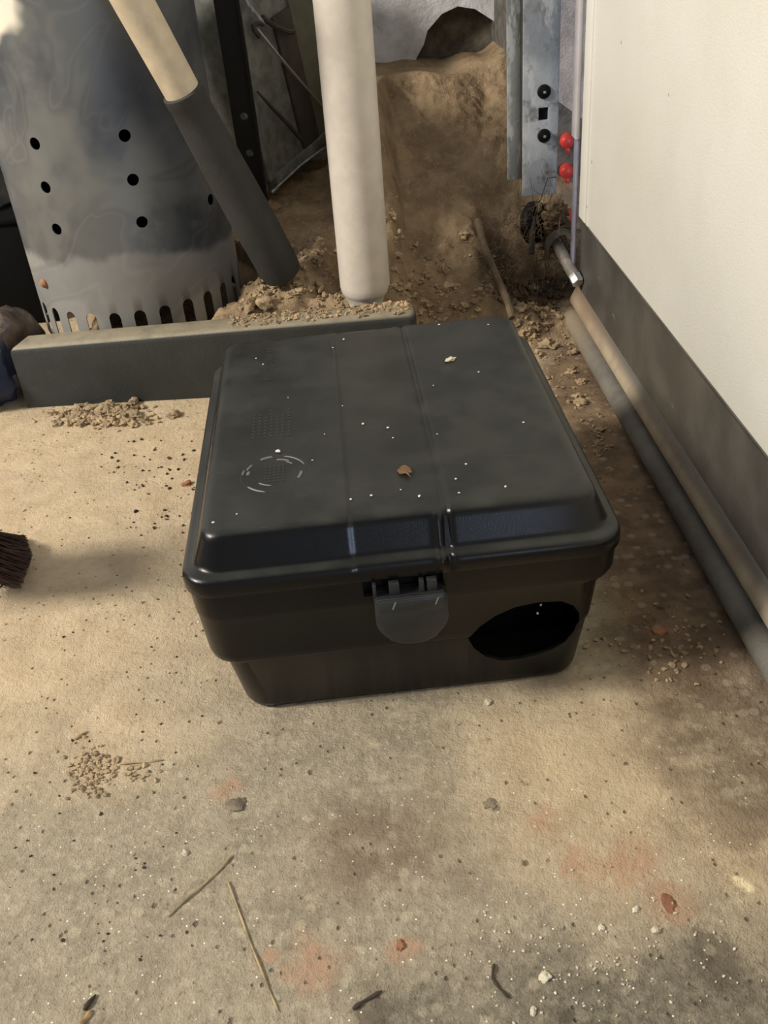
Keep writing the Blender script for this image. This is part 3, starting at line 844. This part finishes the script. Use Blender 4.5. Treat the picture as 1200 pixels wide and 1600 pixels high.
def loft(bm, rings):
    R = [[bm.verts.new(p) for p in r] for r in rings]; n = len(R[0])
    for a, b in zip(R, R[1:]):
        for k in range(n): bm.faces.new((a[k], a[(k+1) % n], b[(k+1) % n], b[k]))
    return R
def captop(bm, R):
    n = len(R); h = n//2
    # mirrored front/back pairing: index k in the front half pairs with n-1-k
    for k in range(h-1):
        a, b = R[k], R[k+1]; c, d = R[n-2-k], R[n-1-k]
        if len({a, b, c, d}) == 4: bm.faces.new((a, b, c, d))
def groove(x):
    def g(x, c, w): return math.exp(-((x-c)/w)**2)
    def s(a, b, t): return sstep(a, b, t)
    mid = s(-.031, -.027, x)*(1-s(.0255, .0285, x))
    return mid
def d_top(x):
    m_ = groove(x); r = math.exp(-((x-.0275)/.0016)**2); l = math.exp(-((x+.029)/.002)**2)
    d = .0007*m_+.0012*r-.0004*l; return d, 0
def d_slope(x):
    m_ = groove(x); r = math.exp(-((x-.0265)/.0022)**2); rb = math.exp(-((x-.0215)/.0026)**2)
    return 0., .0008*m_+.0022*r-.0020*rb
def d_edge(x):
    a = d_top(x); b = d_slope(x); return a[0]*.6, b[1]*.8
bm = bmesh.new()
LR = []
prof = [(.0225, .1422, .012, d_top), (.0195, .1421, .0125, d_top), (.0165, .1412, .013, d_edge), (.0145, .1392, .0135, d_edge), (.0132, .1360, .014, d_slope), (.0085, .1235, .016, d_slope),
        (.0075, .1215, .0165, d_slope), (.0062, .1203, .017, d_slope), (.0035, .1196, .018, d_slope), (.0018, .1188, .019, d_slope), (.0004, .1170, .020, d_slope), (0, .1145, .020, d_slope), (0, .1085, .020, None), (.0006, .1076, .020, None), (.003, .1074, .018, None)]
for ins, z, rad, f in prof: LR.append(ring_pts(ins, ins, ins, ins, z, rad, f))
R = loft(bm, LR); captop(bm, R[0])
# underside of the lid
IR = loft(bm, [ring_pts(.003, .003, .003, .003, .1074, .018), ring_pts(.006, .006, .006, .006, .1150, .017), ring_pts(.016, .016, .016, .016, .1370, .012)])
captop(bm, IR[-1]); bmesh.ops.remove_doubles(bm, verts=bm.verts[:], dist=1e-6)
lid = link('lid', bm, MT['black'], bx); lid.data.set_sharp_from_angle(angle=RD(60))
# body
def body_rings(t):
    def q(l, r, f, b, z, rad): return ring_pts(l+t, r+t, f+t, b+t, z, max(rad-t, .004))
    return [q(.0018, .0018, .0018, .0018, .1105, .019), q(.0024, .0026, .0026, .003, .091, .019), q(.0027, .0045, .0032, .004, .0875, .019), q(.0032, .0110, .0040, .010, .0855, .018),
            q(.0046, .0138, .0068, .013, .056, .018), q(.0056, .0142, .0074, .0135, .0515, .018), q(.0085, .0146, .0082, .014, .0495, .018), q(.0125, .0152, .0092, .0145, .0485, .018),
            q(.0190, .0205, .0150, .018, .006, .018), q(.0205, .0220, .0165, .0195, .0022, .017), q(.0240, .0255, .0200, .023, .0000, .015)]
bm = bmesh.new(); outer = loft(bm, body_rings(0)); 
inn = [ring_pts(l, r, f, b, z, rad) for l, r, f, b, z, rad in ((.0046, .0046, .0046, .0046, .1105, .016), (.0054, .0075, .0060, .0070, .0910, .016), (.0062, .0140, .0066, .0130, .0885, .015),
    (.0155, .0168, .0098, .0160, .0570, .015), (.0165, .0178, .0115, .0170, .0480, .015), (.0222, .0237, .0180, .0210, .0040, .015))]
innr = loft(bm, inn)
n = len(outer[0])
for k in range(n): bm.faces.new((outer[0][k], outer[0][(k+1) % n], innr[0][(k+1) % n], innr[0][k]))
captop(bm, outer[-1]); captop(bm, innr[-1])
body = link('body', bm, MT['black'], bx); body.data.set_sharp_from_angle(angle=RD(45))
cb = bmesh.new()
hpoly = [(.0355, .0487), (.0430, .0588), (.0525, .0665), (.0645, .0722), (.0790, .0742), (.0930, .0728), (.1005, .0680), (.1048, .0600), (.1056, .0520), (.1036, .0429), (.0978, .0341), (.0900, .0283), (.0800, .0243), (.0690, .0223), (.0570, .0228), (.0470, .0285), (.0395, .0380)]
prism(cb, hpoly, -Ln/2-.01, .035)
abox(cb, (-.0020, -Ln/2+.004, .1015), (.047, .010, .0125), .0)
boolean(body, cb)
body.data.set_sharp_from_angle(angle=RD(45))
bm = bmesh.new(); abox(bm, (-.0020, -Ln/2+.0085, .099), (.050, .0015, .020)); link('latch_recess', bm, MT['rubberblack'], bx, smooth=False)
# inner baffle just inside the hole
bm = bmesh.new(); abox(bm, (.068, -Ln/2+.060, .052), (.10, .002, .095)); link('baffle', bm, MT['rubberblack'], bx, smooth=False)
# latch
la = empty('t'); bpy.data.objects.remove(la)
bm = bmesh.new()
lw = .0215; yl = -Ln/2-.0025; zt = .0985; zbm = .0625
pf = [(-lw, zt-.002), (-lw+.002, zt)]+[(lw-.002, zt), (lw, zt-.002)]
for k in range(0, 19):
    a = -pi*k/18; pf.append((lw*cos(a), .0805+(.018)*sin(a)))
pf = [(x+.0015, z) for x, z in pf]
A_ = [bm.verts.new((x, yl-.0035, z)) for x, z in pf]; B_ = [bm.verts.new((x, yl+.009, z)) for x, z in pf]
fr = bm.faces.new(A_); bm.faces.new(B_[::-1])
for k in range(len(pf)): bm.faces.new((A_[k], A_[(k+1) % len(pf)], B_[(k+1) % len(pf)], B_[k]))
bmesh.ops.bevel(bm, geom=[e for e in fr.edges], offset=.0012, segments=3, affect='EDGES')
f2 = max((f for f in bm.faces if abs(f.normal.y) > .9 and f.calc_center_median().y < yl-.003), key=lambda f: f.calc_area())
ins = bmesh.ops.inset_individual(bm, faces=[f2], thickness=.0022, depth=-.0012)
latch = link('latch', bm, MT['latch'], bx)
bm = bmesh.new(); abox(bm, (.0015, yl-.0034, .0925), (lw*1.75, .003, .0085), .0008); link('latch_bar', bm, MT['latch'], latch)
for px_, pw in ((-.0190, .0022), (-.0075, .0062), (.0085, .0030), (.0145, .0060)):
    bm = bmesh.new(); abox(bm, (px_, yl+.0015, .1020), (pw, .004, .0100), .0006); link('latch_prong', bm, MT['latch'], latch)
for px_, pz in ((-.0085, .0945), (.0165, .0950)):
    bm = bmesh.new(); tube(bm, [(px_-.001, yl-.0052, pz-.0028), (px_+.001, yl-.0052, pz+.0022)], .0004, 6); o = link('latch_scuff', bm, MT['mark'], latch)
# moulded markings on the lid
ZT = .1422
bm = bmesh.new()
cx, cy = -.0723, -.0761
def arcline(bm, r, a0, a1, wd=.0004, c=(cx, cy)):
    pts = [(c[0]+r*cos(RD(a0+(a1-a0)*k/8)), c[1]+r*1.05*sin(RD(a0+(a1-a0)*k/8)), ZT) for k in range(9)]
    tube(bm, pts, [wd*.2]+[wd]*7+[wd*.2], 6)
arcline(bm, .0195, 20, 75, .0005); arcline(bm, .0195, 95, 120, .0010); arcline(bm, .0155, 55, 88, .0006); arcline(bm, .0205, 215, 255, .0007); arcline(bm, .0165, 330, 358, .0010); arcline(bm, .0135, 222, 262, .0006)
arcline(bm, .0190, 140, 160, .0008); arcline(bm, .0170, 165, 178, .0011); arcline(bm, .0205, 160, 175, .0006); arcline(bm, .014, 62, 40, .0004)
o = link('scuffed_ring', bm, MT['mark'], bx)
bm = bmesh.new()
for r_ in (.0215,):
    pts = [(cx+r_*cos(2*pi*k/48), cy+r_*sin(2*pi*k/48), ZT-.0001) for k in range(49)]; tube(bm, pts, .0003, 5, False)
link('moulded_ring', bm, MT['emboss'], bx)
bm = bmesh.new()
for i in range(5):
    for j in range(6):
        abox(bm, (cx-.006+i*.0028, cy-.009+j*.0033, ZT), (.0008, .0022, .0006), 0)
link('moulded_badge', bm, MT['emboss'], bx, smooth=False); bm = bmesh.new()
for i in range(8):     # rotated column of moulded characters and rows of small text
    y = .058+i*.0072
    abox(bm, (-.0785, y, ZT), (.006, .0008, .0006)); abox(bm, (-.0785+(.0028 if i % 2 else -.0028), y+.0018, ZT), (.0008, .0036, .0006)); abox(bm, (-.0785, y+.0036, ZT), (.006 if i % 3 else .003, .0008, .0006))
link('moulded_lettering', bm, MT['emboss'], bx, smooth=False); bm = bmesh.new()
for i in range(7):
    for j in range(random.randint(7, 9)):
        abox(bm, (-.0880+i*.0040, -.028+j*.0045, ZT), (.0010, .0030, .0005), 0)
link('moulded_text_block', bm, MT['emboss'], bx, smooth=False)

# bits lying on the lid (world space)
def lidp(u, v): p = G(u, v, .1428); return p
bm = bmesh.new()
p = lidp(632, 738)
vs = [(-.0045, .003, 0), (-.001, .0065, .001), (.001, .006, .0015), (.0035, .003, .0012), (.0045, -.001, .0003), (.002, -.0025, .0008), (.0035, -.0065, .0002), (.0005, -.003, .0012), (-.003, -.002, .0004)]
vv = [bm.verts.new(p+Vector(v)) for v in vs]; c_ = bm.verts.new(p+Vector((.0005, .001, .0022)))
for k in range(len(vv)): bm.faces.new((vv[k], vv[(k+1) % len(vv)], c_))
bmesh.ops.solidify(bm, geom=bm.faces[:], thickness=.0004)
tag(link('leaf_scrap', bm, MT['leaf']), 'small dry orange-brown leaf scrap on the middle of the black lid', 'leaf')
def chip(name, u, v, z, s, mat, label, cat, seed, group=None, rough=.35, sub=3):
    p = G(u, v, z); bm = bmesh.new(); rock(bm, (0, 0, s[2]*.35), s, seed, sub, rough*1.6)
    o = link(name, bm, mat); o.location = p; o.data.set_sharp_from_angle(angle=RD(50)); return tag(o, label, cat, group)
chip('seed_husk', 704, 562, .1428, (.0042, .0024, .0012), MT['paleclod'], 'pale oval seed husk on the far right part of the black lid', 'seed', 4)
chip('pale_crumb', 434, 705, .1430, (.0016, .0013, .0008), MT['speck'], 'tiny white crumb above the scuffed ring on the lid', 'crumb', 5)
bm = bmesh.new()
for u, v in ((537, 530), (520, 543), (450, 621), (411, 569), (748, 581), (677, 602), (686, 507), (763, 507), (818, 660), (614, 684), (507, 678), (683, 678), (790, 760), (333, 816), (370, 803), (548, 780), (626, 765), (488, 719), (717, 770), (728, 725), (535, 634), (655, 775), (400, 560), (580, 774), (567, 662), (606, 668), (712, 748)):
    s = random.uniform(.0004, .0009); rock(bm, G(u, v, .1424), (s*1.2, s, s*.6), u, 1, .3)
for u, v, yb in ((840, 958, -.1435), (845, 945, -.1420), (310, 972, -.148), (402, 797, 0), (700, 878, 0), (710, 884, 0), (570, 912, 0)):
    if yb: q = BC+Matrix.Rotation(YAW, 3, 'Z') @ Vector((0, yb, 0)); rock(bm, GY(u, v, q.y+(.0085 if u > 700 else -.003)), (.001, .0008, .001), u, 1, .3)
tag(link('dust_specks', bm, MT['speck']), 'white dust specks sprinkled over the black lid', 'dust', kind='stuff')

# ---------------------------------------------------------------- small things on the floor
def stem(name, pts, r, mat, label, cat, z=.0008, group=None):
    P = [G(u, v, z) for u, v in pts]; o0 = P[0]; bm = bmesh.new()
    n_ = len(P); Q = []
    for k in range(n_-1):
        for t in range(4): Q.append(P[k].lerp(P[k+1], t/4)+Vector((0, 0, .0004*sin(k*3+t))))
    Q.append(P[-1]); rr = [r*(.9+.25*sin(i*1.3)) for i in range(len(Q))]; rr[0] = r*.6; rr[-1] = r*.35
    tube(bm, [q-o0 for q in Q], rr, 8); o = link(name, bm, mat); o.location = o0; return tag(o, label, cat, group)
stem('straw', [(362, 1336), (345, 1357), (318, 1382), (290, 1406), (261, 1433)], .00065, MT['straw'], 'short pale straw lying aslant, the upper of the two near the bottom', 'straw')
stem('straw', [(356, 1377), (372, 1420), (392, 1475), (414, 1530), (435, 1581)], .0006, MT['straw'], 'long thin straw pointing down to the lower edge of the floor', 'straw')
stem('straw', [(187, 1194), (220, 1191), (256, 1187)], .0006, MT['straw'], 'short straw beside the brown crumb heap at lower left', 'straw')
stem('twig', [(551, 1577), (572, 1562), (597, 1548)], .0010, MT['twig'], 'dark twig near the bottom middle of the floor, left of the bent one', 'twig')
stem('twig', [(772, 1506), (769, 1527), (780, 1544), (796, 1560)], .0007, MT['twig'], 'bent dark twig on the damp floor, bottom centre right', 'twig')
stem('twig', [(131, 1578), (150, 1554)], .0012, MT['twig'], 'stubby brown twig at the bottom left edge', 'twig')
stem('wood_splinter', [(124, 1602), (133, 1592), (143, 1578)], .0014, MT['wood'], 'pale raw wood splinter at the bottom left edge', 'splinter')
stem('wood_splinter', [(117, 1155), (137, 1142)], .0010, MT['straw'], 'small pale splinter above the brown crumb heap at lower left', 'splinter')
cs = [
 ('stone', 370, 1258, (.0058, .0045, .0012), 'greystone', 'flat grey-brown stone set in the floor left of centre', 'stone'),
 ('stone', 766, 1256, (.0036, .0032, .0006), 'greystone', 'small dark grey stone flush in the floor in front of the oval hole', 'stone'),
 ('clod', 854, 540, (.010, .006, .005), 'clod', 'pale tan clod by the far right corner of the box lid', 'clod'),
 ('clod', 905, 629, (.006, .005, .004), 'clod', 'small pale clod midway between lid edge and door seal', 'clod'),
 ('clod', 838, 508, (.006, .006, .005), 'clod', 'round brown clod beside the stick near the box', 'clod'),
 ('clod', 415, 478, (.009, .008, .008), 'clod', 'tan clod on the beam behind the rubber grip', 'clod'),
 ('clod', 392, 480, (.009, .007, .008), 'clod', 'tan clod touching the slotted foot of the chimney starter', 'clod'),
 ('clod', 209, 632, (.0055, .005, .005), 'clod', 'round tan clod against the green beam, right of the crumb clump', 'clod'),
 ('clod', 165, 642, (.012, .008, .007), 'clod', 'largest tan clod in the clump against the green beam', 'clod'),
 ('brick_chip', 1032, 988, (.0052, .0040, .0022), 'redclod', 'reddish chip on the floor between box and door seal', 'chip'),
 ('brick_chip', 626, 1478, (.0034, .0020, .0010), 'redclod', 'small orange chip on the floor near the bottom centre', 'chip'),
 ('brick_chip', 292, 757, (.0045, .0035, .0022), 'redclod', 'pinkish chip on the floor at the left side of the box', 'chip'),
 ('brick_chip', 1045, 1412, (.0045, .0035, .0005), 'redclod', 'brick-red chip at the end of the red floor stain', 'chip'),
 ('pebble', 851, 1527, (.0030, .0024, .0016), 'paleclod', 'white pebble in the dark damp patch at the bottom', 'pebble'),
 ('pebble', 1025, 1454, (.0020, .0022, .0014), 'paleclod', 'white pebble just below the brick-red chip', 'pebble'),
 ('pebble', 993, 1422, (.0022, .0014, .0012), 'paleclod', 'white flake left of the brick-red chip', 'pebble'),
 ('pebble', 939, 1450, (.0017, .0016, .0013), 'paleclod', 'small white pebble on the damp floor, leftmost near the red stain', 'pebble'),
 ('pebble', 762, 1098, (.0030, .0020, .0014), 'paleclod', 'pale oval pebble by the front edge of the box', 'pebble'),
 ('pebble', 290, 1333, (.0022, .0018, .0014), 'paleclod', 'pale pebble above the short straw', 'pebble'),
 ('pebble', 833, 1580, (.0022, .0015, .0012), 'paleclod', 'white sliver at the bottom edge under the white pebble', 'pebble'),
]
for i, (nm, u, v, s, mt, lb, ct) in enumerate(cs):
    z = 0
    if v < 500 and u < 500: z = .078
    o = chip(nm, u, v, z, s, MT[mt], lb, ct, i+2)

# ---------------------------------------------------------------- broom at the left edge
br = tag(empty('broom', (-.42, .60, .06)), 'brown bristle broom head poking in at the left edge of the floor', 'broom')
bm = bmesh.new(); rnd = random.Random(3)
tipc = G(20, 905, .004); root = Vector((-.342, .590, .088))
for i in range(900):
    a = rnd.gauss(0, 1); b = rnd.gauss(0, .8)
    tu = 52-abs(rnd.gauss(0, 14)); tv = 880+rnd.uniform(-44, 40); tu -= abs(tv-868)*.35
    tip = G(tu, tv, rnd.uniform(.001, .016))
    rt = root+Vector((rnd.uniform(-.035, .025), rnd.uniform(-.022, .022), rnd.uniform(-.008, .008)))
    mid = rt.lerp(tip, .5)+Vector((-.012, 0, -.006))
    tube(bm, [rt-br.location, mid-br.location, tip-br.location], [.0008, .0007, .0003], 4, False)
link('bristles', bm, MT['bristle'], br)
bm = bmesh.new(); abox(bm, root+Vector((-.012, 0, .016))-br.location, (.080, .062, .03), .008, 3); link('head_block', bm, MT['wood'], br)
bm = bmesh.new(); tube(bm, [root+Vector((-.012, 0, .02))-br.location, root+Vector((-.5, -.2, .75))-br.location], .012, 16); link('broom_stick', bm, MT['wood'], br)
print('objects', len(bpy.data.objects))
